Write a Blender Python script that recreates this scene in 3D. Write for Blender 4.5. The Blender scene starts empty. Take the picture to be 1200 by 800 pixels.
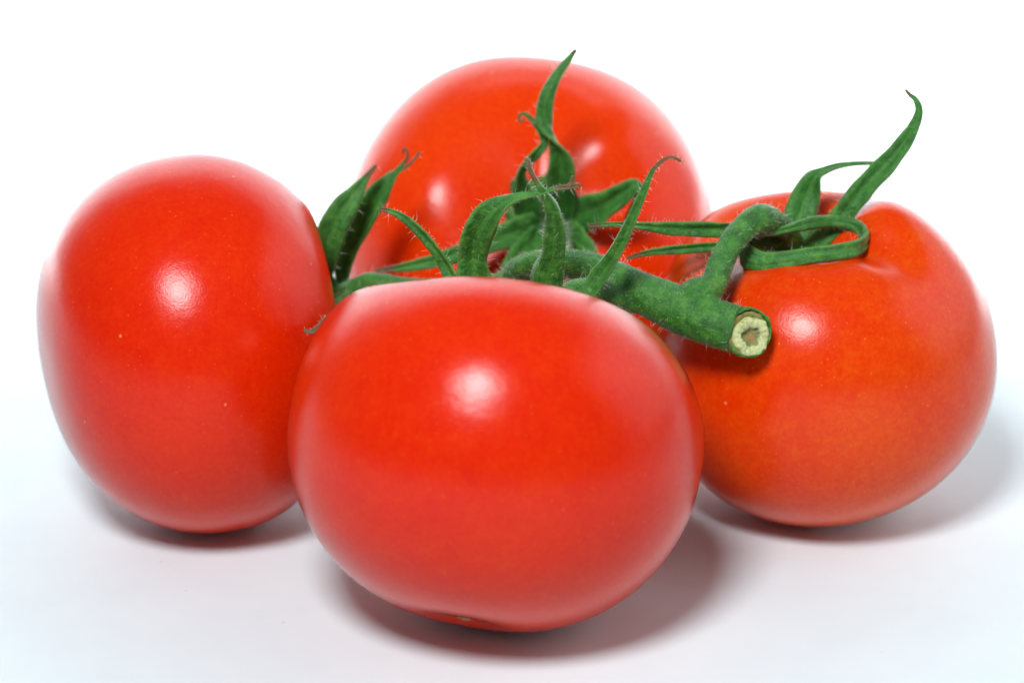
import bpy, bmesh, math, random
import numpy as np
from mathutils import Vector

random.seed(7)
rng = np.random.default_rng(7)
S = 0.01                                   # everything below is written in centimetres
scene = bpy.context.scene
col = scene.collection

# ------------------------------------------------------------------ camera
CAM = Vector((0.33, -46.12, 22.20))
PITCH = math.radians(20)
FPX = 3333.3                               # focal length in photo pixels (100 mm on a 36 mm sensor, 1200 px)
FWD = Vector((0, math.cos(PITCH), -math.sin(PITCH)))
UP = Vector((0, math.sin(PITCH), math.cos(PITCH)))
cd = bpy.data.cameras.new('camera')
cd.lens, cd.sensor_width = 100, 36
cd.clip_start, cd.clip_end = 0.01, 50
cam = bpy.data.objects.new('camera', cd)
cam.location = CAM * S
cam.rotation_euler = (math.pi / 2 - PITCH, 0, 0)
col.objects.link(cam)
scene.camera = cam
cd.dof.use_dof = True
cd.dof.focus_distance = 51.0 * S
cd.dof.aperture_fstop = 13

# ------------------------------------------------------------------ world, lamps, exposure
world = bpy.data.worlds.new('World')
scene.world = world
world.use_nodes = True
bg = world.node_tree.nodes['Background']
bg.inputs[0].default_value = (0.93, 0.96, 1.0, 1)
bg.inputs[1].default_value = 0.12


def lamp(name, loc, aim, power, shape, sx, sy=None, colour=(1, 1, 1), spread=180):
    d = bpy.data.lights.new(name, 'AREA')
    d.energy, d.shape, d.size, d.color = power, shape, sx * S, colour
    if sy:
        d.size_y = sy * S
    d.spread = math.radians(spread)
    o = bpy.data.objects.new(name, d)
    o.location = Vector(loc) * S
    o.rotation_euler = (Vector(aim) - Vector(loc)).to_track_quat('-Z', 'Y').to_euler()
    col.objects.link(o)
    return o


lamp('key_beauty_dish', (-11, -40, 54), (0, 3, 3), 5.05, 'DISK', 17.5, colour=(.985, 0.985, 1))
lamp('overhead_softbox', (0, 54, 54), (0, 58, 0), 8.0, 'RECTANGLE', 130, 40, spread=78)
lamp('back_softbox', (0, 84, 60), (0, 40, 0), 0.7, 'RECTANGLE', 130, 40, spread=110)
lamp('side_softbox', (75, 26, 38), (14, 18, 0), 1.1, 'RECTANGLE', 95, 70, spread=100)
lamp('backdrop_light', (-70, 56, 30), (-45, 100, 14), 8.5, 'RECTANGLE', 60, 50)
lamp('backdrop_light', (70, 56, 30), (45, 100, 14), 8.5, 'RECTANGLE', 60, 50)

scene.view_settings.view_transform = 'Standard'
scene.view_settings.look = 'None'
scene.view_settings.exposure = 0
scene.view_settings.gamma = 1
scene.cycles.use_denoising = True
scene.cycles.max_bounces = 8


# ------------------------------------------------------------------ helpers
def at(u, v, y):
    """the point of the plane Y = y (cm) on the sight line through photo pixel (u, v)"""
    d = FWD + Vector((1, 0, 0)) * ((u - 600) / FPX) + UP * ((400 - v) / FPX)
    return CAM + d * ((y - CAM.y) / d.y)


def px(w, p):
    """w photo pixels at the distance of p, in cm"""
    return w * (p - CAM).dot(FWD) / FPX


def tag(o, label=None, cat=None, group=None, kind=None):
    for k, v in (('label', label), ('category', cat), ('group', group), ('kind', kind)):
        if v:
            o[k] = v
    return o


def empty(name, loc):
    o = bpy.data.objects.new(name, None)
    o.location = Vector(loc) * S
    o.empty_display_size = 0.01
    col.objects.link(o)
    return o


def origin_of(o):
    p = Vector((0, 0, 0))
    while o is not None:
        p += o.location
        o = o.parent
    return p


def mesh_obj(name, verts, faces, mat, parent=None, attrs=None, smooth=True, closed=True):
    org = np.array(origin_of(parent)) if parent else np.zeros(3)
    v = np.asarray([tuple(p) for p in verts], float) * S - org
    me = bpy.data.meshes.new(name)
    me.from_pydata(v.tolist(), [], faces)
    me.polygons.foreach_set('use_smooth', [smooth] * len(me.polygons))
    for k, vals in (attrs or {}).items():
        a = me.attributes.new(k, 'FLOAT', 'POINT')
        a.data.foreach_set('value', np.asarray(vals, np.float32))
    me.materials.append(mat)
    bm = bmesh.new()
    bm.from_mesh(me)
    if closed:
        bmesh.ops.recalc_face_normals(bm, faces=bm.faces)
    bm.to_mesh(me)
    bm.free()
    me.update()
    o = bpy.data.objects.new(name, me)
    o.parent = parent
    col.objects.link(o)
    return o


def catmull(keys, n):
    """resample rows of numbers along a Catmull-Rom curve"""
    k = np.asarray(keys, float)
    k = np.vstack([2 * k[0] - k[1], k, 2 * k[-1] - k[-2]])
    m = len(k) - 3
    seg = np.linalg.norm(np.diff(k[1:-1, :3], axis=0), axis=1)
    cum = np.concatenate([[0], np.cumsum(seg)])
    cum /= cum[-1]
    out = []
    for s in np.linspace(0, 1, n):
        i = min(max(np.searchsorted(cum, s, 'right') - 1, 0), m - 1)
        t = (s - cum[i]) / max(cum[i + 1] - cum[i], 1e-9)
        a, b, c, d = k[i], k[i + 1], k[i + 2], k[i + 3]
        out.append(.5 * ((2 * b) + (c - a) * t + (2 * a - 5 * b + 4 * c - d) * t * t + (3 * b - a - 3 * c + d) * t ** 3))
    return np.array(out)


def wave(p, f, seed):
    """smooth pseudo-random field of a point array"""
    r = np.random.default_rng(seed)
    s = np.zeros(len(p))
    for _ in range(6):
        d = r.normal(size=3)
        d *= f * r.uniform(.6, 1.4) / np.linalg.norm(d)
        s += np.sin(p @ d + r.uniform(0, 6.28))
    return s / 6


# ------------------------------------------------------------------ materials
class NT:
    def __init__(self, name):
        self.m = bpy.data.materials.new(name)
        self.m.use_nodes = True
        self.t = self.m.node_tree
        self.b = self.t.nodes['Principled BSDF']

    def n(self, typ, **kw):
        nd = self.t.nodes.new(typ)
        for k, v in kw.items():
            if k[0] == '_':
                nd.inputs[k[1:].replace('_', ' ')].default_value = v
            else:
                setattr(nd, k, v)
        return nd

    def l(self, a, b):
        self.t.links.new(a, b)

    def set(self, **kw):
        for k, v in kw.items():
            self.b.inputs[k.replace('_', ' ')].default_value = v

    def noise(self, vec, scale, detail=4, rough=.55):
        nd = self.n('ShaderNodeTexNoise', _Scale=scale, _Detail=detail, _Roughness=rough)
        self.l(vec, nd.inputs['Vector'])
        return nd.outputs['Fac']

    def ramp(self, fac, stops):
        r = self.n('ShaderNodeValToRGB')
        e = r.color_ramp.elements
        while len(e) < len(stops):
            e.new(.5)
        for q, (p, c) in zip(e, stops):
            q.position = p
            q.color = (*c, 1) if len(c) == 3 else c
        self.l(fac, r.inputs['Fac'])
        return r.outputs['Color']

    def mix(self, fac, a, b, mode='MIX'):
        m = self.n('ShaderNodeMix', data_type='RGBA', blend_type=mode)
        for val, idx in ((fac, 0), (a, 6), (b, 7)):
            if hasattr(val, 'is_output'):
                self.l(val, m.inputs[idx])
            else:
                m.inputs[idx].default_value = val if idx == 0 else (*val, 1)
        return m.outputs[2]

    def math(self, op, a, b=0.0):
        m = self.n('ShaderNodeMath', operation=op)
        for i, val in enumerate((a, b)):
            if hasattr(val, 'is_output'):
                self.l(val, m.inputs[i])
            else:
                m.inputs[i].default_value = val
        return m.outputs[0]

    def bump(self, h, strength, dist):
        b = self.n('ShaderNodeBump', _Strength=strength, _Distance=dist)
        self.l(h, b.inputs['Height'])
        self.l(b.outputs['Normal'], self.b.inputs['Normal'])
        return b


def tomato_skin(name, base, ripe, pale, specks):
    k = NT(name)
    vec = k.n('ShaderNodeTexCoord').outputs['Object']
    c = k.mix(k.ramp(k.noise(vec, 28, 3), [(.35, (0, 0, 0)), (.65, (1, 1, 1))]), base, ripe)
    c = k.mix(k.math('MULTIPLY', k.ramp(k.noise(vec, 260, 5, .7), [(.45, (0, 0, 0)), (.75, (1, 1, 1))]), .35), c, pale)
    vo = k.n('ShaderNodeTexVoronoi', _Scale=900.0, feature='F1')
    k.l(vec, vo.inputs['Vector'])
    dots = k.ramp(vo.outputs['Distance'], [(.06, (1, 1, 1)), (.2, (0, 0, 0))])
    sp = k.n('ShaderNodeSeparateColor')
    k.l(vo.outputs['Color'], sp.inputs[0])
    few = k.ramp(sp.outputs[0], [(.55, (0, 0, 0)), (1, (1, 1, 1))])
    c = k.mix(k.math('MULTIPLY', k.math('MULTIPLY', dots, few), specks), c, (.85, .22, .05))
    k.l(c, k.b.inputs['Base Color'])
    k.set(Roughness=.38, IOR=1.36, Specular_IOR_Level=.08,
          Subsurface_Weight=.12, Subsurface_Scale=.004)
    k.b.inputs['Subsurface Radius'].default_value = (1, .12, .03)
    grain = k.ramp(k.noise(vec, 1100, 6, .75), [(.35, (.90, .78, .78)), (.5, (1, 1, 1)), (.65, (1.0, 1.6, 1.3))])
    c = k.mix(.8, c, grain, 'MULTIPLY')
    wv = k.n('ShaderNodeTexVoronoi', _Scale=150.0)                # small dry flecks and pits
    k.l(vec, wv.inputs['Vector'])
    ws = k.n('ShaderNodeSeparateColor')
    k.l(wv.outputs['Color'], ws.inputs[0])
    fleck = k.math('MULTIPLY', k.ramp(k.math('ADD', wv.outputs['Distance'], k.math('MULTIPLY', k.noise(vec, 900, 3), .08)),
                                      [(.06, (1, 1, 1)), (.10, (0, 0, 0))]), k.ramp(ws.outputs[0], [(.62, (0, 0, 0)), (.7, (1, 1, 1))]))
    c = k.mix(k.math('MULTIPLY', fleck, .6), c, (.85, .33, .13))
    k.l(c, k.b.inputs['Base Color'])
    h = k.math('ADD', k.math('MULTIPLY', k.noise(vec, 2200, 3), .25), k.math('MULTIPLY', k.noise(vec, 420, 5, .6), .4))
    h = k.math('ADD', h, k.math('MULTIPLY', k.noise(vec, 75, 3), 2.2))
    h = k.math('SUBTRACT', h, k.math('MULTIPLY', fleck, .5))
    bp = k.bump(h, .30, .0003)
    # the waxy cuticle over the flesh: a soft gloss without long tails
    wax = k.n('ShaderNodeBsdfGlossy', distribution='BECKMANN', _Roughness=.265)
    fr = k.n('ShaderNodeFresnel', _IOR=1.325)
    ms = k.n('ShaderNodeMixShader')
    for nd in (wax, fr):
        k.l(bp.outputs['Normal'], nd.inputs['Normal'])
    k.l(fr.outputs[0], ms.inputs[0])
    k.l(k.b.outputs[0], ms.inputs[1])
    k.l(wax.outputs[0], ms.inputs[2])
    k.l(ms.outputs[0], next(n_ for n_ in k.t.nodes if n_.type == 'OUTPUT_MATERIAL').inputs['Surface'])
    return k.m


M_RED = tomato_skin('tomato_skin', (.60, .013, .0003), (.66, .021, .0004), (.68, .040, .0012), .35)
M_RED_B = tomato_skin('tomato_skin_bright', (.72, .026, .0005), (.78, .043, .0006), (.78, .062, .002), .25)
M_ORANGE = tomato_skin('tomato_skin_orange', (.69, .031, .0005), (.74, .060, .0008), (.77, .11, .004), .75)


def green(name, dark, mid, light, brown=True):
    k = NT(name)
    vec = k.n('ShaderNodeTexCoord').outputs['Object']
    c = k.ramp(k.noise(vec, 420, 6, .65), [(.3, dark), (.5, mid), (.72, light)])
    if brown:
        a = k.n('ShaderNodeAttribute', attribute_name='across').outputs['Fac']
        wv = k.n('ShaderNodeCombineXYZ')
        k.l(k.math('MULTIPLY', a, 5.5), wv.inputs[0])
        k.l(k.math('MULTIPLY', k.n('ShaderNodeAttribute', attribute_name='along').outputs['Fac'], 2.5), wv.inputs[1])
        vein = k.n('ShaderNodeTexNoise', _Scale=1.6, _Detail=3.0)
        k.l(wv.outputs[0], vein.inputs['Vector'])
        c = k.mix(k.ramp(vein.outputs['Fac'], [(.4, (0, 0, 0)), (.7, (.55, .55, .55))]), c, light)
        rib = k.ramp(k.math('ABSOLUTE', a), [(.04, (1, 1, 1)), (.22, (0, 0, 0))])
        c = k.mix(k.math('MULTIPLY', rib, .4), c, light)
        c = k.mix(k.ramp(k.math('ABSOLUTE', a), [(.72, (0, 0, 0)), (1, (.55, .55, .55))]), c, (.16, .36, .07))  # pale sepal margins, which also paint brighter lit edges into the colour
        dry = k.math('ADD', k.n('ShaderNodeAttribute', attribute_name='dry').outputs['Fac'],
                     k.math('MULTIPLY', k.math('SUBTRACT', k.noise(vec, 900, 3), .5), .5))
        c = k.mix(k.ramp(dry, [(.4, (0, 0, 0)), (.8, (1, 1, 1))]), c, (.13, .085, .035))
    vo = k.n('ShaderNodeTexVoronoi', _Scale=1500.0)
    k.l(vec, vo.inputs['Vector'])
    sp = k.n('ShaderNodeSeparateColor')
    k.l(vo.outputs['Color'], sp.inputs[0])
    dots = k.math('MULTIPLY', k.ramp(vo.outputs['Distance'], [(.1, (1, 1, 1)), (.3, (0, 0, 0))]),
                  k.ramp(sp.outputs[0], [(.72, (0, 0, 0)), (.8, (1, 1, 1))]))
    c = k.mix(k.math('MULTIPLY', dots, .5), c, (.30, .36, .14))
    scuff = k.ramp(k.math('MULTIPLY', k.noise(vec, 330, 5, .7), k.noise(vec, 1300, 3)), [(.37, (0, 0, 0)), (.45, (.7, .7, .7))])
    c = k.mix(scuff, c, (.16, .12, .05))
    k.l(c, k.b.inputs['Base Color'])
    k.set(Roughness=.40, IOR=1.45, Sheen_Weight=.06, Sheen_Roughness=.4, Subsurface_Weight=.08, Subsurface_Scale=.001)
    k.b.inputs['Subsurface Radius'].default_value = (.4, 1, .15)
    h = k.math('ADD', k.noise(vec, 900, 5, .65), k.math('MULTIPLY', k.noise(vec, 260, 3), 1.2))
    k.bump(h, .75, .0007)
    return k.m


M_SEPAL = green('sepal_green', (.006, .060, .008), (.016, .140, .016), (.075, .28, .035))
M_STEM = green('stem_green', (.010, .075, .007), (.024, .165, .014), (.085, .28, .030), brown=False)

k = NT('hair')
k.set(Base_Color=(.72, .78, .66, 1), Roughness=.45)
M_HAIR = k.m
k = NT('dry_scar')
v_ = k.n('ShaderNodeTexCoord').outputs['Object']
k.l(k.ramp(k.noise(v_, 1800, 3), [(.35, (.10, .045, .015)), (.7, (.42, .24, .08))]), k.b.inputs['Base Color'])
k.set(Roughness=.8)
M_SCAR = k.m
k = NT('rim_bark')
v_ = k.n('ShaderNodeTexCoord').outputs['Object']
k.l(k.ramp(k.noise(v_, 700, 4), [(.3, (.05, .10, .015)), (.44, (.17, .20, .04)), (.62, (.36, .20, .08))]), k.b.inputs['Base Color'])
k.set(Roughness=.65)
k.bump(k.noise(v_, 2000, 4), .6, .0003)
M_RIM = k.m
k = NT('pith')
v_ = k.n('ShaderNodeTexCoord').outputs['Object']
deep = k.n('ShaderNodeAttribute', attribute_name='deep').outputs['Fac']
c_ = k.ramp(k.noise(v_, 1600, 5, .7), [(.28, (.20, .30, .08)), (.45, (.50, .58, .24)), (.75, (.72, .74, .42))])
c_ = k.mix(k.ramp(k.math('ADD', deep, k.math('MULTIPLY', k.math('SUBTRACT', k.noise(v_, 1300, 4), .5), .9)),
                  [(.45, (0, 0, 0)), (.75, (1, 1, 1))]), c_, (.20, .27, .13))
c_ = k.mix(k.ramp(k.noise(v_, 520, 5, .7), [(.56, (0, 0, 0)), (.68, (.8, .8, .8))]), c_, (.34, .22, .09))
k.l(c_, k.b.inputs['Base Color'])
k.set(Roughness=.6)
k.bump(k.noise(v_, 2400, 5, .7), .8, .0004)
M_PITH = k.m
k = NT('white_sweep')
v_ = k.n('ShaderNodeTexCoord').outputs['Object']
vo = k.n('ShaderNodeTexVoronoi', _Scale=160.0)
k.l(v_, vo.inputs['Vector'])
sp = k.n('ShaderNodeSeparateColor')
k.l(vo.outputs['Color'], sp.inputs[0])
dust = k.math('MULTIPLY', k.ramp(vo.outputs['Distance'], [(.02, (1, 1, 1)), (.06, (0, 0, 0))]),
              k.ramp(sp.outputs[0], [(.80, (0, 0, 0)), (.9, (1, 1, 1))]))
c_ = k.ramp(k.noise(v_, 40, 6, .6), [(.3, (.685, .79, .828)), (.7, (.72, .825, .858))])
k.l(k.mix(k.math('MULTIPLY', dust, .6), c_, (.45, .46, .5)), k.b.inputs['Base Color'])
k.set(Roughness=.6, IOR=1.4, Specular_IOR_Level=.25)
k.bump(k.noise(v_, 900, 4), .08, .0003)
M_WHITE = k.m

# ------------------------------------------------------------------ the setting: one white sweep of table and backdrop
prof = [(-75, 0), (-40, 0), (0, 0), (40, 0), (66, 0)]
for a in range(1, 13):
    t = a / 12 * math.pi / 2
    prof.append((66 + 34 * math.sin(t), 34 - 34 * math.cos(t)))
prof += [(100, 70), (100, 110)]
vs, fs = [], []
for (y, z) in prof:
    for x in (-150, -50, 50, 150):
        vs.append((x, y, z))
for i in range(len(prof) - 1):
    for j in range(3):
        fs.append((i * 4 + j, i * 4 + j + 1, i * 4 + j + 5, i * 4 + j + 4))
tag(mesh_obj('table_surface', vs, fs, M_WHITE, closed=False), kind='structure')


# ------------------------------------------------------------------ tomatoes
def frame_for(axis):
    z = Vector(axis).normalized()
    x = Vector((0, 0, 1)).cross(z) if abs(z.z) < .9 else Vector((1, 0, 0)) - z * z.x
    x.normalize()
    return np.array(x), np.array(z.cross(x)), np.array(z)


def tomato_points(c, a, h, axis, lobes, sq=1.0, taper=0.0, dimple=.55, dw=.34, bottom=.12, seed=1, rough=.012, nt=150, nf=220,
                  dome=0.0):
    """rows from the stem dimple to the blossom end; lobes = (direction in degrees, width in degrees, body, shoulder)"""
    X, Y, Z = frame_for(axis)
    th = np.linspace(0, math.pi, nt)
    ph = np.linspace(0, 2 * math.pi, nf, endpoint=False)
    T, F = np.meshgrid(th, ph, indexing='ij')
    ct, st = np.cos(T), np.sin(T)
    rho = st ** sq * (1 + taper * ct)
    zz = np.sign(ct) * np.abs(ct) ** .92
    up = np.clip(ct, 0, 1)
    body, shoulder = np.zeros_like(T), np.zeros_like(T)
    for (deg, wd, b, s, at_rho, w_rho) in lobes:
        g = np.exp(-(((np.degrees(F) - deg + 180) % 360 - 180) / wd) ** 2)
        body += b * g
        shoulder += s * g * np.exp(-((rho - at_rho) / w_rho) ** 2) * np.clip(ct * 6, 0, 1)
    rho2 = rho * (1 + body * st ** 1.5 * (.55 + .45 * ct))
    zz = zz + shoulder
    zz = zz - dimple * np.exp(-(rho / dw) ** 2) * (ct > 0) + bottom * np.exp(-(rho / .2) ** 2) * (ct < 0)
    P = (a * rho2)[..., None] * (np.cos(F)[..., None] * X + np.sin(F)[..., None] * Y) + (h * zz)[..., None] * Z
    P = P.reshape(-1, 3)
    n = P / np.linalg.norm(P, axis=1)[:, None].clip(1e-6)
    P = P + n * (wave(P / a, 2.6, seed) * rough * a)[:, None]
    P = P + np.array(c)
    faces = []
    for i in range(nt - 1):
        for j in range(nf):
            k2 = (j + 1) % nf
            faces.append((i * nf + j, (i + 1) * nf + j, (i + 1) * nf + k2, i * nf + k2))
    return P, faces, (X, Y, Z)


def dir_deg(frame, v):
    """the lobe direction (degrees round the axis) that looks towards v"""
    X, Y, Z = frame
    v = np.array(v, float)
    return math.degrees(math.atan2(v @ Y, v @ X))


SKY, RIGHT, VIEW = (0, .342, .94), (1, 0, 0), (0, -.94, .342)


def make_tomato(name, label, mat, c, a, h, axis, lobes, **kw):
    fr = frame_for(axis)
    lb = []
    for d, w, b, s, *q in lobes:                                  # direction given as (right, up) in the photo, or (right, up, near)
        v = np.array(RIGHT) * d[0] + np.array(SKY) * d[1] + np.array(VIEW) * (d[2] if len(d) > 2 else 0)
        lb.append((dir_deg(fr, v), w, b, s, *(q or (.52, .3))))
    P, F, fr = tomato_points(c, a, h, axis, lb, **kw)
    P[:, 2] -= P[:, 2].min() + .012
    root = empty('tomato', (c[0], c[1], 0))
    tag(root, label, 'tomato', 'ripe tomatoes on the vine')
    mesh_obj('fruit', P, F, mat, root)
    pole = Vector(P[0])
    return root, pole, Vector(fr[2]), P


LEFT = make_tomato('tomato', 'large red tomato lying on its side, leftmost of the four, touching the front one', M_RED,
                   (-5.99, 4.84, 3.43), 3.44, 2.60, (.92, .355, .06),
                   [((0, 1, .2), 55, .06, .21, .62, .36), ((0, 0, 1), 45, .0, .10, .62, .3), ((0, -1, .1), 55, .12, .14, .62, .36)], seed=3, taper=.05, sq=.75, bottom=.0, dimple=.34, dw=.4)
RIGHT_T = make_tomato('tomato', 'orange-red tomato with a bumpy top under the curled green sepal, rightmost of the four', M_ORANGE,
                      (6.30, 5.37, 3.11), 3.30, 3.06, (-.22, -.06, .97),
                      [((-.35, -.2, .9), 38, .03, .08), ((.75, -.2, .5), 16, -.02, -.11), ((1, 0, .1), 34, .03, .14),
                       ((-.8, 0, -.6), 48, .02, .17), ((.3, .3, -1), 55, .0, .11)], seed=5, sq=.9, dimple=.26, dw=.50)
BACK = make_tomato('tomato', 'bright red tomato standing behind the other three, green calyx facing forward', M_RED_B,
                   (0.69, 10.74, 3.79), 3.88, 3.3, (.05, -.85, .52),
                   [((-1, .12), 34, .035, .085, .64, .30), ((-.5, 1), 30, .04, .0), ((.78, .7), 28, .015, .10, .58, .3), ((.1, 1), 20, -.03, -.035),
                    ((1, -.4), 30, .0, .05), ((0, -1), 40, .0, .05)], seed=8, sq=.98, dimple=.15, dw=.48)
FRONT = make_tomato('tomato', 'squat red tomato at the very front, its green sepals rising behind its top', M_RED,
                    (0, .12, 3.35), 3.58, 3.07, (.17, .54, .84),
                    [((-1, .1, .1), 30, .03, .08, .82, .2), ((-1, .2, .33), 22, .0, -.18, .46, .18), ((.3, 0, .9), 45, .0, .02),
                     ((1, .2, .2), 45, .03, .02)], seed=11, taper=.06, sq=.88, bottom=.045, dimple=.40)


# ------------------------------------------------------------------ ribbons (sepals), tubes (stems), hairs
def ribbon(keys, start=None, side=None, cup=.22, thick=.075, n=64, seed=0, dry_from=.86, flip=False, base=True):
    """keys: (u, v, depth y, width in photo pixels, roll in degrees).  Returns verts, faces, attributes, samples"""
    rows = []
    for kk in keys:
        u, v, y, w = kk[:4]
        p = at(u, v, y)
        rows.append((p.x, p.y, p.z, px(w, p) / 2, kk[4] if len(kk) > 4 else 0))
    if start is not None:
        rows.insert(0, (start.x, start.y, start.z, min(.18, rows[0][3]), rows[0][4]))
    R = catmull(rows, n)
    P = R[:, :3]
    t = np.gradient(P, axis=0)
    t /= np.linalg.norm(t, axis=1)[:, None]
    V, A, B, D, F = [], [], [], [], []
    samples = []
    r = np.random.default_rng(seed)
    ph = r.uniform(0, 6.28, 4)
    NA = 8
    prev = None
    for i in range(n):
        tt = Vector(t[i])
        if side is None:
            vd = (CAM - Vector(P[i])).normalized()
            sd = tt.cross(vd)
        else:
            sd = Vector(side) - tt * Vector(side).dot(tt)
        sd.normalize()
        nm = sd.cross(tt).normalized()
        ro = math.radians(R[i, 4])
        sd, nm = sd * math.cos(ro) + nm * math.sin(ro), nm * math.cos(ro) - sd * math.sin(ro)
        if flip:
            nm = -nm
        s = i / (n - 1)
        hw = max(R[i, 3], .012) * (1 + .05 * math.sin(17 * s + ph[0]) + .03 * math.sin(41 * s + ph[1]))
        th = min(thick, hw * .8)
        c = Vector(P[i])
        ring = []
        for q in range(NA + 1):                                 # upper face, a shallow gutter
            x = q / NA * 2 - 1
            lift = cup * hw * (abs(x) ** 1.6) - .22 * hw * math.exp(-(x / .25) ** 2)
            lift += (.09 * math.sin(9 * s + ph[2] + 3 * x) + .05 * math.sin(23 * s + ph[3] + 5 * x)) * hw
            edge = math.sqrt(max(0, 1 - x ** 6))
            ring.append((c + sd * (x * hw) + nm * (lift + th * .5 * edge), x))
        for q in range(NA - 1, 0, -1):                          # lower face with a midrib
            x = q / NA * 2 - 1
            lift = cup * hw * (abs(x) ** 1.6) - .26 * hw * math.exp(-(x / .28) ** 2)
            lift += (.09 * math.sin(9 * s + ph[2] + 3 * x) + .05 * math.sin(23 * s + ph[3] + 5 * x)) * hw
            edge = math.sqrt(max(0, 1 - x ** 6))
            ring.append((c + sd * (x * hw) + nm * (lift - th * .5 * edge), x))
        for p, x in ring:
            V.append(p)
            A.append(s)
            B.append(x)
            D.append(0 if s < dry_from else min(1, (s - dry_from) / (1.0001 - dry_from) * 1.6))
        samples.append((c, sd.copy(), nm.copy(), hw, th, tt))
    m = 2 * NA
    for i in range(n - 1):
        for q in range(m):
            q2 = (q + 1) % m
            F.append((i * m + q, i * m + q2, (i + 1) * m + q2, (i + 1) * m + q))
    F.append(tuple(range(m - 1, -1, -1)))
    F.append(tuple(range((n - 1) * m, n * m)))
    return V, F, {'along': A, 'across': B, 'dry': D}, samples


def tube_mesh(rows, n=60, m=20, seed=0, lump=.05):
    R = catmull(rows, n)
    P = R[:, :3]
    t = np.gradient(P, axis=0)
    t /= np.linalg.norm(t, axis=1)[:, None]
    ref = Vector((0, 0, 1))
    V, F, samples = [], [], []
    side = Vector(t[0]).cross(ref).normalized()
    for i in range(n):
        tt = Vector(t[i])
        side = (side - tt * side.dot(tt)).normalized()
        nm = tt.cross(side)
        for q in range(m):
            a = q / m * 2 * math.pi
            V.append(Vector(P[i]) + (side * math.cos(a) + nm * math.sin(a)) * R[i, 3])
        samples.append((Vector(P[i]), side.copy(), nm.copy(), R[i, 3], tt))
    V = np.array([tuple(v) for v in V])
    C = np.repeat(P, m, axis=0)
    d = V - C
    V = C + d * (1 + lump * wave(V, 4.0, seed) * 2 + .05 * wave(V, 13.0, seed + 1))[:, None]
    for i in range(n - 1):
        for q in range(m):
            q2 = (q + 1) % m
            F.append((i * m + q, i * m + q2, (i + 1) * m + q2, (i + 1) * m + q))
    F.append(tuple(range(m - 1, -1, -1)))
    F.append(tuple(range((n - 1) * m, n * m)))
    return V, F, samples


class Hairs:
    def __init__(self):
        self.V, self.F = [], []

    def add(self, p, d, L, r):
        d = d.normalized()
        a = d.orthogonal().normalized()
        b = d.cross(a)
        bend = (a * random.uniform(-1, 1) + b * random.uniform(-1, 1)) * L * .6
        i0 = len(self.V)
        for s, rr in ((0, 1), (.33, .85), (.66, .65)):
            c = p + d * (L * s) + bend * s * s
            for q in range(3):
                g = q * 2.094
                self.V.append(c + (a * math.cos(g) + b * math.sin(g)) * r * rr)
        self.V.append(p + d * L + bend)
        for q in range(3):
            q2 = (q + 1) % 3
            self.F.append((i0 + q, i0 + q2, i0 + 3 + q2, i0 + 3 + q))
            self.F.append((i0 + 3 + q, i0 + 3 + q2, i0 + 6 + q2, i0 + 6 + q))
            self.F.append((i0 + 6 + q, i0 + 6 + q2, i0 + 9))

    def on_ribbon(self, samples, count):
        for _ in range(count):
            c, sd, nm, hw, th, tt = random.choice(samples)
            if random.random() < .75:
                e = random.choice((-1, 1))
                p = c + sd * (e * hw * .97) + nm * (hw * .2)
                d = sd * e + nm * random.uniform(-.8, .8) + tt * random.uniform(-.3, .6)
            else:
                x = random.uniform(-.9, .9)
                e = random.choice((-1, 1))
                p = c + sd * (x * hw) + nm * (.2 * hw * abs(x) ** 1.6 + e * th * .4)
                d = nm * e + sd * random.uniform(-.5, .5) + tt * random.uniform(-.3, .6)
            long = random.random() < .14
            self.add(p, d, random.uniform(.09, .20) if long else random.uniform(.02, .07), .0024 if long else .002)

    def on_tube(self, samples, count, long_share=.14):
        for _ in range(count):
            c, sd, nm, r, tt = random.choice(samples)
            a = random.uniform(0, 6.283)
            o = sd * math.cos(a) + nm * math.sin(a)
            long = random.random() < long_share
            self.add(c + o * r * .97, o + tt * random.uniform(-.5, .5), random.uniform(.09, .22) if long else random.uniform(.02, .07),
                     .0024 if long else .002)

    def build(self, parent):
        o = mesh_obj('fuzz', self.V, self.F, M_HAIR, parent)
        o['kind'] = 'stuff'
        return o


def calyx(tomato, sepals, tendrils=(), hairs=190, disc=.62):
    root, pole, axis, _ = tomato
    # the small fleshy disc where the sepals meet
    X, Y, Z = (Vector(q) for q in frame_for(axis))
    V, F = [], []
    m = 40
    rings = [(.02, .16), (.3, .16), (.55, .10), (.8, .03), (1.0, -.05), (.7, -.14)]
    for rr, zz in rings:
        for q in range(m):
            a = q / m * 2 * math.pi
            rad = disc * rr * (1 + .16 * rr * math.cos(5 * a + 1))
            V.append(pole + (X * math.cos(a) + Y * math.sin(a)) * rad + Z * (zz + .12))
    for i in range(len(rings) - 1):
        for q in range(m):
            q2 = (q + 1) % m
            F.append((i * m + q, (i + 1) * m + q, (i + 1) * m + q2, i * m + q2))
    F.append(tuple(range(m)))
    cal = mesh_obj('calyx', V, F, M_STEM, root)
    hr = Hairs()
    for i, sp in enumerate(sepals):
        kw = dict(sp[1]) if len(sp) > 1 else {}
        V, F, at_, smp = ribbon(sp[0], start=pole + axis * .16, seed=i + 1, **kw)
        for td_owner, td in tendrils:
            if td_owner == i:
                V2, F2, a2, _ = ribbon(td, seed=9, n=24, dry_from=0.0, cup=.1)
                off = len(V)
                V = V + V2
                F = F + [tuple(q + off for q in f) for f in F2]
                at_ = {k_: at_[k_] + a2[k_] for k_ in at_}
        mesh_obj('sepal', V, F, M_SEPAL, cal, at_)
        hr.on_ribbon(smp, hairs)
    hr.build(cal)
    return cal


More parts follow.
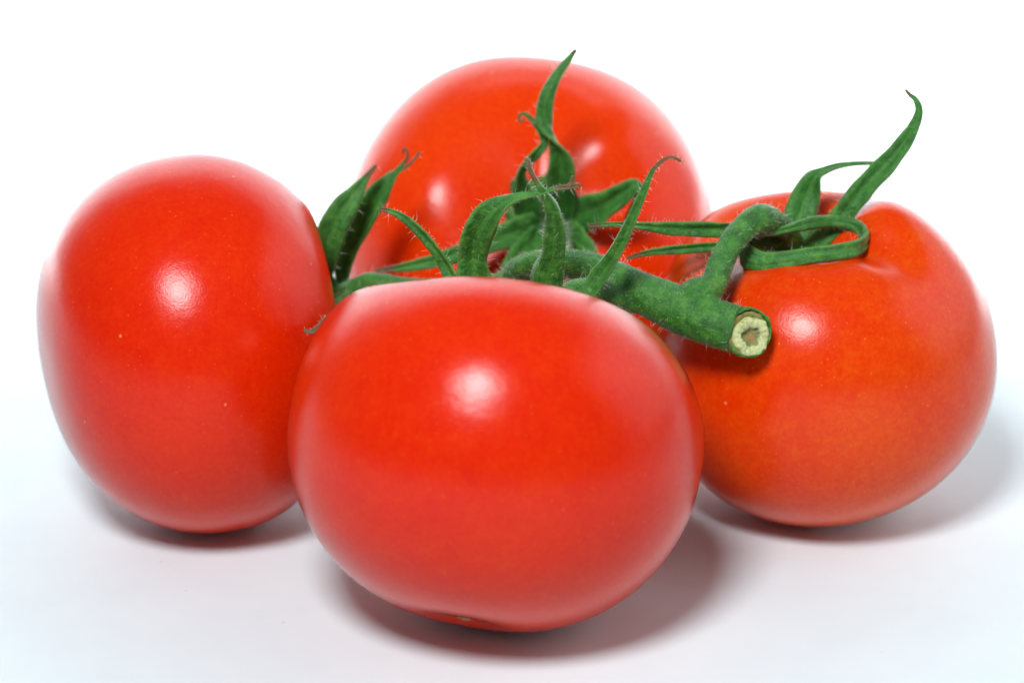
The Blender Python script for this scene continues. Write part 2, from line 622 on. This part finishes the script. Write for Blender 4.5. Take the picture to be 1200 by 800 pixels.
# ---- left tomato
calyx(LEFT, [
    ([(390, 350, 6.5, 8), (383, 322, 6.3, 16), (383, 300, 6.0, 27), (390, 268, 5.9, 33), (403, 245, 5.9, 33), (418, 224, 6.0, 20),
      (430, 207, 6.1, 8), (441, 194, 6.2, 4)], dict(dry_from=.9)),
    ([(392, 345, 6.6, 10), (403, 303, 6.6, 24), (420, 265, 6.6, 29), (439, 234, 6.6, 27), (455, 213, 6.6, 19, 20), (466, 201, 6.6, 9, 40),
      (477, 195, 6.6, 4), (486, 186, 6.6, 3.5), (492, 178, 6.6, 3)], dict(dry_from=.84)),
    ([(404, 345, 5.8, 10), (397, 354, 4.9, 9), (388, 369, 3.7, 8), (373, 383, 2.3, 7), (364, 389, 2.2, 6), (356, 386, 2.2, 4)],
     dict(dry_from=.6)),
], tendrils=[(1, [(462, 204, 6.6, 6), (471, 193, 6.6, 5), (477, 186, 6.6, 4), (477, 177, 6.6, 3.5), (473, 175, 6.6, 3), (472, 180, 6.6, 3)])])

# ---- tomato at the back
calyx(BACK, [
    ([(650, 268, 8.1, 26), (655, 245, 7.7, 42), (655, 218, 7.3, 41), (658, 196, 7.1, 33), (655, 178, 7.0, 23, 20), (648, 163, 6.9, 17, 80),
      (640, 146, 6.9, 20, 150), (638, 131, 6.9, 21, 180), (642, 110, 6.9, 18, 180), (653, 88, 7.0, 13, 180), (666, 70, 7.1, 8, 180),
      (675, 58, 7.1, 4, 180)], dict(dry_from=.96, n=80)),
    ([(640, 262, 8.1, 26), (618, 242, 7.7, 32), (609, 222, 7.4, 26, -30), (609, 204, 7.2, 18, -50), (618, 190, 7.1, 15, -50), (630, 178, 7.0, 12, -20),
      (638, 169, 7.0, 9), (636, 158, 7.0, 9), (629, 147, 7.0, 8), (621, 138, 7.0, 6), (613, 133, 7.0, 4), (608, 137, 7.0, 3.5),
      (610, 143, 7.0, 3), (615, 140, 7.0, 3)], dict(dry_from=.9, n=80)),
    ([(650, 262, 8.1, 30), (675, 254, 7.7, 44), (698, 245, 7.3, 38), (715, 236, 7.1, 32), (730, 227, 7.0, 27), (743, 220, 6.9, 22, 20),
      (750, 221, 6.9, 16, 70), (746, 234, 7.1, 11, 140), (739, 247, 7.2, 8, 160), (731, 261, 7.3, 4, 160)], dict(dry_from=.95)),
    ([(650, 262, 8.1, 24), (668, 278, 7.6, 38), (684, 293, 7.2, 30), (697, 308, 7.0, 16), (706, 320, 6.9, 6)], {}),
    ([(640, 262, 8.1, 30), (608, 271, 7.5, 36), (572, 284, 7.0, 27), (536, 298, 6.6, 22), (500, 308, 6.4, 16), (468, 314, 6.3, 9),
      (440, 317, 6.3, 4)], {}),
    ([(638, 264, 8.1, 24), (618, 290, 7.3, 30), (600, 312, 6.8, 24), (588, 330, 6.5, 14), (580, 345, 6.4, 6)], {}),
])

# ---- front tomato
calyx(FRONT, [
    ([(585, 372, 2.0, 26), (562, 350, 2.2, 38), (555, 325, 2.3, 41), (554, 300, 2.3, 37), (559, 278, 2.2, 37), (570, 258, 2.1, 36, 10),
      (586, 243, 2.0, 27, 30), (606, 232, 1.9, 15, 45), (630, 227, 1.9, 8, 40), (655, 220, 1.9, 6), (668, 219, 1.9, 6), (681, 217, 1.9, 4)],
     dict(dry_from=.84, cup=.3, n=80)),
    ([(632, 366, 2.1, 26), (640, 345, 2.3, 37), (641, 325, 2.3, 38), (648, 300, 2.2, 31), (650, 272, 2.1, 25), (647, 246, 2.0, 17),
      (639, 229, 1.9, 11), (630, 215, 1.9, 7), (622, 201, 1.9, 6.5), (620, 191, 1.9, 7), (616, 185, 1.9, 4)], dict(dry_from=.80, cup=-.35)),
    ([(672, 366, 2.2, 20), (690, 345, 2.3, 24, 35), (702, 328, 2.3, 24, 35), (717, 307, 2.2, 22, 35), (732, 281, 2.1, 18, 35), (745, 250, 2.0, 13, 30),
      (755, 225, 1.9, 10, 20), (763, 203, 1.9, 6), (773, 191, 1.9, 4.5), (786, 184, 1.9, 4), (798, 189, 1.9, 3)], dict(dry_from=.84, cup=.5)),
    ([(560, 362, 2.2, 12), (534, 330, 2.5, 17, 20), (522, 310, 2.6, 15, 20), (507, 288, 2.6, 14, 20), (489, 268, 2.6, 12, 20), (472, 255, 2.6, 9),
      (458, 248, 2.6, 7), (445, 245, 2.6, 5)], dict(dry_from=.93, cup=.5)),
], tendrils=[(0, [(655, 221, 1.9, 6), (665, 219, 1.9, 6), (670, 213, 1.9, 5), (671, 206, 1.9, 4)])], hairs=320)

# ---- tomato on the right
calyx(RIGHT_T, [
    ([(930, 285, 5.0, 14), (900, 275, 4.9, 18, 10), (858, 270, 4.6, 20, 10), (820, 268, 4.4, 19, 10), (780, 267, 4.3, 15, 10), (745, 264, 4.2, 9, 10),
      (715, 263, 4.2, 6), (690, 265, 4.1, 4)], dict(dry_from=.92, cup=.35)),
    ([(925, 290, 5.0, 12), (885, 288, 4.7, 13, 10), (850, 288, 4.5, 13, 10), (810, 291, 4.3, 12, 10), (772, 294, 4.2, 9, 10), (750, 298, 4.1, 7, 20),
      (735, 303, 4.1, 4)], dict(cup=.35)),
    ([(930, 288, 5.0, 24), (934, 266, 5.3, 36), (939, 246, 5.5, 37), (946, 226, 5.6, 31), (953, 212, 5.6, 27, 10), (964, 202, 5.6, 16, 60),
      (982, 195, 5.6, 11, 60), (1005, 192, 5.6, 7, 40), (1029, 191, 5.6, 4)], dict(dry_from=.96)),
    ([(945, 290, 5.0, 18), (968, 274, 5.1, 26), (986, 254, 5.2, 28), (1000, 235, 5.2, 27), (1018, 214, 5.2, 25), (1041, 190, 5.2, 25),
      (1058, 169, 5.2, 21), (1071, 148, 5.2, 14), (1077, 130, 5.2, 9), (1073, 117, 5.2, 7), (1066, 111, 5.2, 5), (1061, 105, 5.2, 3)],
     dict(dry_from=.95, n=80)),
    ([(930, 288, 5.1, 22), (905, 281, 5.0, 28), (882, 283, 4.7, 31), (875, 297, 4.2, 33), (892, 306, 3.9, 26), (920, 304, 3.8, 21),
      (950, 299, 3.75, 20), (980, 295, 3.85, 19), (1002, 290, 4.05, 19), (1013, 279, 4.5, 19), (1003, 266, 4.85, 17), (982, 260, 4.9, 16),
      (955, 261, 4.7, 16), (930, 267, 4.4, 12), (905, 273, 4.2, 8), (884, 276, 4.0, 5)],
     dict(side=(0, .25, 1), dry_from=.9, cup=-.3, thick=.13, n=110)),
])

# ------------------------------------------------------------------ the vine
def rows_of(keys):
    out = []
    for u, v, y, r in keys:
        p = at(u, v, y)
        out.append((p.x, p.y, p.z, px(r, p)))
    return out


vine = empty('vine_stem', at(740, 336, 3.2))
tag(vine, 'thick fuzzy green vine stem with a pale cut end lying between the tomatoes', 'stem')
MAIN = rows_of([(596, 330, 4.9, 11), (606, 316, 4.6, 14), (630, 309, 4.3, 16), (664, 309, 4.0, 18), (700, 318, 3.6, 20), (740, 337, 3.2, 23.5),
                (785, 358, 2.8, 27), (824, 373, 2.45, 28), (862, 385, 2.2, 29)])
BR_RIGHT = rows_of([(800, 356, 2.7, 20), (820, 346, 2.75, 23), (836, 332, 2.95, 17), (846, 306, 3.3, 15.5), (861, 279, 3.7, 15.5), (880, 261, 4.0, 16),
                    (893, 256, 4.2, 18), (911, 260, 4.6, 13), (926, 276, 4.95, 12), (932, 292, 5.05, 12)])
BR_LEFT = rows_of([(640, 316, 4.3, 12), (590, 330, 4.8, 12), (540, 340, 5.3, 13), (480, 338, 5.8, 13), (446, 333, 6.0, 13), (432, 333, 6.1, 14),
                   (416, 338, 6.2, 12), (388, 350, 6.5, 12)])
BR_BACK = rows_of([(640, 314, 4.4, 13), (652, 300, 5.2, 13), (656, 283, 6.2, 13), (653, 270, 7.1, 14), (648, 262, 8.0, 13)])
BR_FRONT = rows_of([(765, 352, 3.1, 16), (735, 350, 3.0, 17), (700, 343, 2.8, 18), (672, 345, 2.5, 17), (645, 362, 2.2, 14), (625, 378, 1.9, 12)])
for rows_, t_ in ((BR_RIGHT, RIGHT_T), (BR_LEFT, LEFT), (BR_BACK, BACK), (BR_FRONT, FRONT)):
    e_ = t_[1] + t_[2] * .15
    rows_.append((e_.x, e_.y, e_.z, .17))                    # each pedicel ends in its calyx
branches = [('main_stem', MAIN, .035), ('pedicel', BR_RIGHT, .035), ('pedicel', BR_LEFT, .06), ('pedicel', BR_BACK, .05), ('pedicel', BR_FRONT, .05)]

allV, allF, axes, hr = [], [], [], Hairs()
for i, (nm, rows, lump) in enumerate(branches):
    V, F, smp = tube_mesh(rows, n=70, m=22, seed=20 + i, lump=lump)
    off = len(allV)
    allV += [tuple(v) for v in V]
    allF += [tuple(q + off for q in f) for f in F]
    axes.append(np.array([tuple(s[0]) for s in smp]))
    hr.on_tube(smp, 1300 if i == 0 else 800)

# grown together as one skin, then cut back into its parts along the joints (normals kept, so that the joints do not show)
tmp = mesh_obj('main_stem', allV, allF, M_STEM)
md = tmp.modifiers.new('join', 'REMESH')
md.mode, md.voxel_size = 'VOXEL', .030 * S
sm = tmp.modifiers.new('soft', 'SMOOTH')
sm.factor, sm.iterations = .5, 6
dg = bpy.context.evaluated_depsgraph_get()
whole = bpy.data.meshes.new_from_object(tmp.evaluated_get(dg))
bpy.data.objects.remove(tmp)
co = np.empty(len(whole.vertices) * 3)
whole.vertices.foreach_get('co', co)
co = co.reshape(-1, 3) / S
nv = np.empty(len(whole.vertices) * 3)
whole.vertices.foreach_get('normal', nv)
nv = nv.reshape(-1, 3)
polys = [tuple(p.vertices) for p in whole.polygons]
cen = np.array([co[list(p)].mean(axis=0) for p in polys])
dist = []
for i, ax in enumerate(axes):
    d2 = np.full(len(cen), 1e9)
    rad = catmull(branches[i][1], 70)[:, 3]
    for q in range(0, len(ax), 2):
        d2 = np.minimum(d2, np.linalg.norm(cen - ax[q], axis=1) / rad[q])
    dist.append(d2 if i == 0 else d2 + .12)
own = np.argmin(np.array(dist), axis=0)
for i, (nm, _, _) in enumerate(branches):
    idx = [polys[j] for j in np.nonzero(own == i)[0]]
    used = sorted({q for p in idx for q in p})
    mp = {q: k_ for k_, q in enumerate(used)}
    o = mesh_obj(nm, co[used], [tuple(mp[q] for q in p) for p in idx], M_STEM, vine, closed=False)
    o.data.normals_split_custom_set_from_vertices([tuple(nv[q]) for q in used])
bpy.data.meshes.remove(whole)
hr.build(vine)

# the cut end: green bark lip, torn brown ring, pale pith with a sunken hollow
c0 = Vector(MAIN[-1][:3])
d0 = (c0 - Vector(MAIN[-2][:3])).normalized()
face = (d0 * .35 + (CAM - c0).normalized() * 1.0 + Vector((.12, 0, 0))).normalized()
r0 = MAIN[-1][3]
ex = face.orthogonal().normalized()
ex = (Vector((1, 0, 0)) - face * face.x).normalized()
ey = face.cross(ex)


def disc_rings(rings, m, jag, seed, centre):
    r_ = np.random.default_rng(seed)
    jit = [r_.uniform(0, 6.28, 6) for _ in range(2)]
    V, dp = [], []
    for rr, zz, dd in rings:
        for q in range(m):
            a = q / m * 2 * math.pi
            jg = jag * (1 + 2.2 * dd)
            j = 1 + jg * (math.sin(3 * a + jit[0][0]) + .7 * math.sin(5 * a + jit[0][3]) + .6 * math.sin(7 * a + jit[0][1]) + .4 * math.sin(13 * a + jit[0][2]))
            zj = .012 * (math.sin(4 * a + jit[1][0]) + .7 * math.sin(9 * a + jit[1][1] + rr * 9) + .5 * math.sin(17 * a + jit[1][2]))
            V.append(centre + (ex * math.cos(a) + ey * math.sin(a)) * (r0 * rr * j) + face * (zz + zj))
            dp.append(dd)
    F = []
    for i in range(len(rings) - 1):
        for q in range(m):
            q2 = (q + 1) % m
            F.append((i * m + q, i * m + q2, (i + 1) * m + q2, (i + 1) * m + q))
    F.append(tuple((len(rings) - 1) * m + q for q in range(m)))
    return V, F, dp


ctr = c0 + d0 * .24
V, F, dp = disc_rings([(.92, -.45, 0), (1.0, -.22, 0), (1.03, -.02, 0), (1.0, .05, 0), (.94, .06, 0), (.90, .0, 0), (.86, -.06, 0)], 56, .02, 4, ctr)
cut = mesh_obj('cut_end', V, F, M_STEM, vine)
tag(cut, 'cut end of the stem with a green lip')
pc = ctr - ey * .03
V, F, dp = disc_rings([(.94, -.10, 0), (.93, .0, 0), (.86, .03, 0), (.76, .01, 0), (.60, -.04, 0)], 72, .02, 6, pc)
mesh_obj('torn_ring', V, F, M_RIM, cut)
pc = ctr - ey * .075 + ex * .055
V, F, dp = disc_rings([(.82, -.10, 0), (.80, .02, 0), (.75, .06, 0), (.64, .07, 0), (.52, .06, .05), (.43, .05, .25), (.37, .0, .7), (.30, -.05, 1), (.15, -.07, .8),
                       (.03, -.075, .7)], 90, .035, 9, pc)
mesh_obj('pith', V, F, M_PITH, cut, {'deep': dp})

# ---- blossom scar under the front tomato
root, pole, axis, P = FRONT
bp = Vector(P[-1])
X, Y, Z = (Vector(q) for q in frame_for(axis))
V, F = [], []
m = 24
for rr, zz in ((1.0, -.005), (.6, .02), (.25, .03), (.02, .05)):
    for q in range(m):
        a = q / m * 2 * math.pi
        V.append(bp + (X * math.cos(a) + Y * math.sin(a)) * (.12 * rr * (1 + .3 * math.sin(5 * a))) - Z * zz)
for i in range(3):
    for q in range(m):
        q2 = (q + 1) % m
        F.append((i * m + q, (i + 1) * m + q, (i + 1) * m + q2, i * m + q2))
mesh_obj('blossom_scar', V, F, M_SCAR, root)
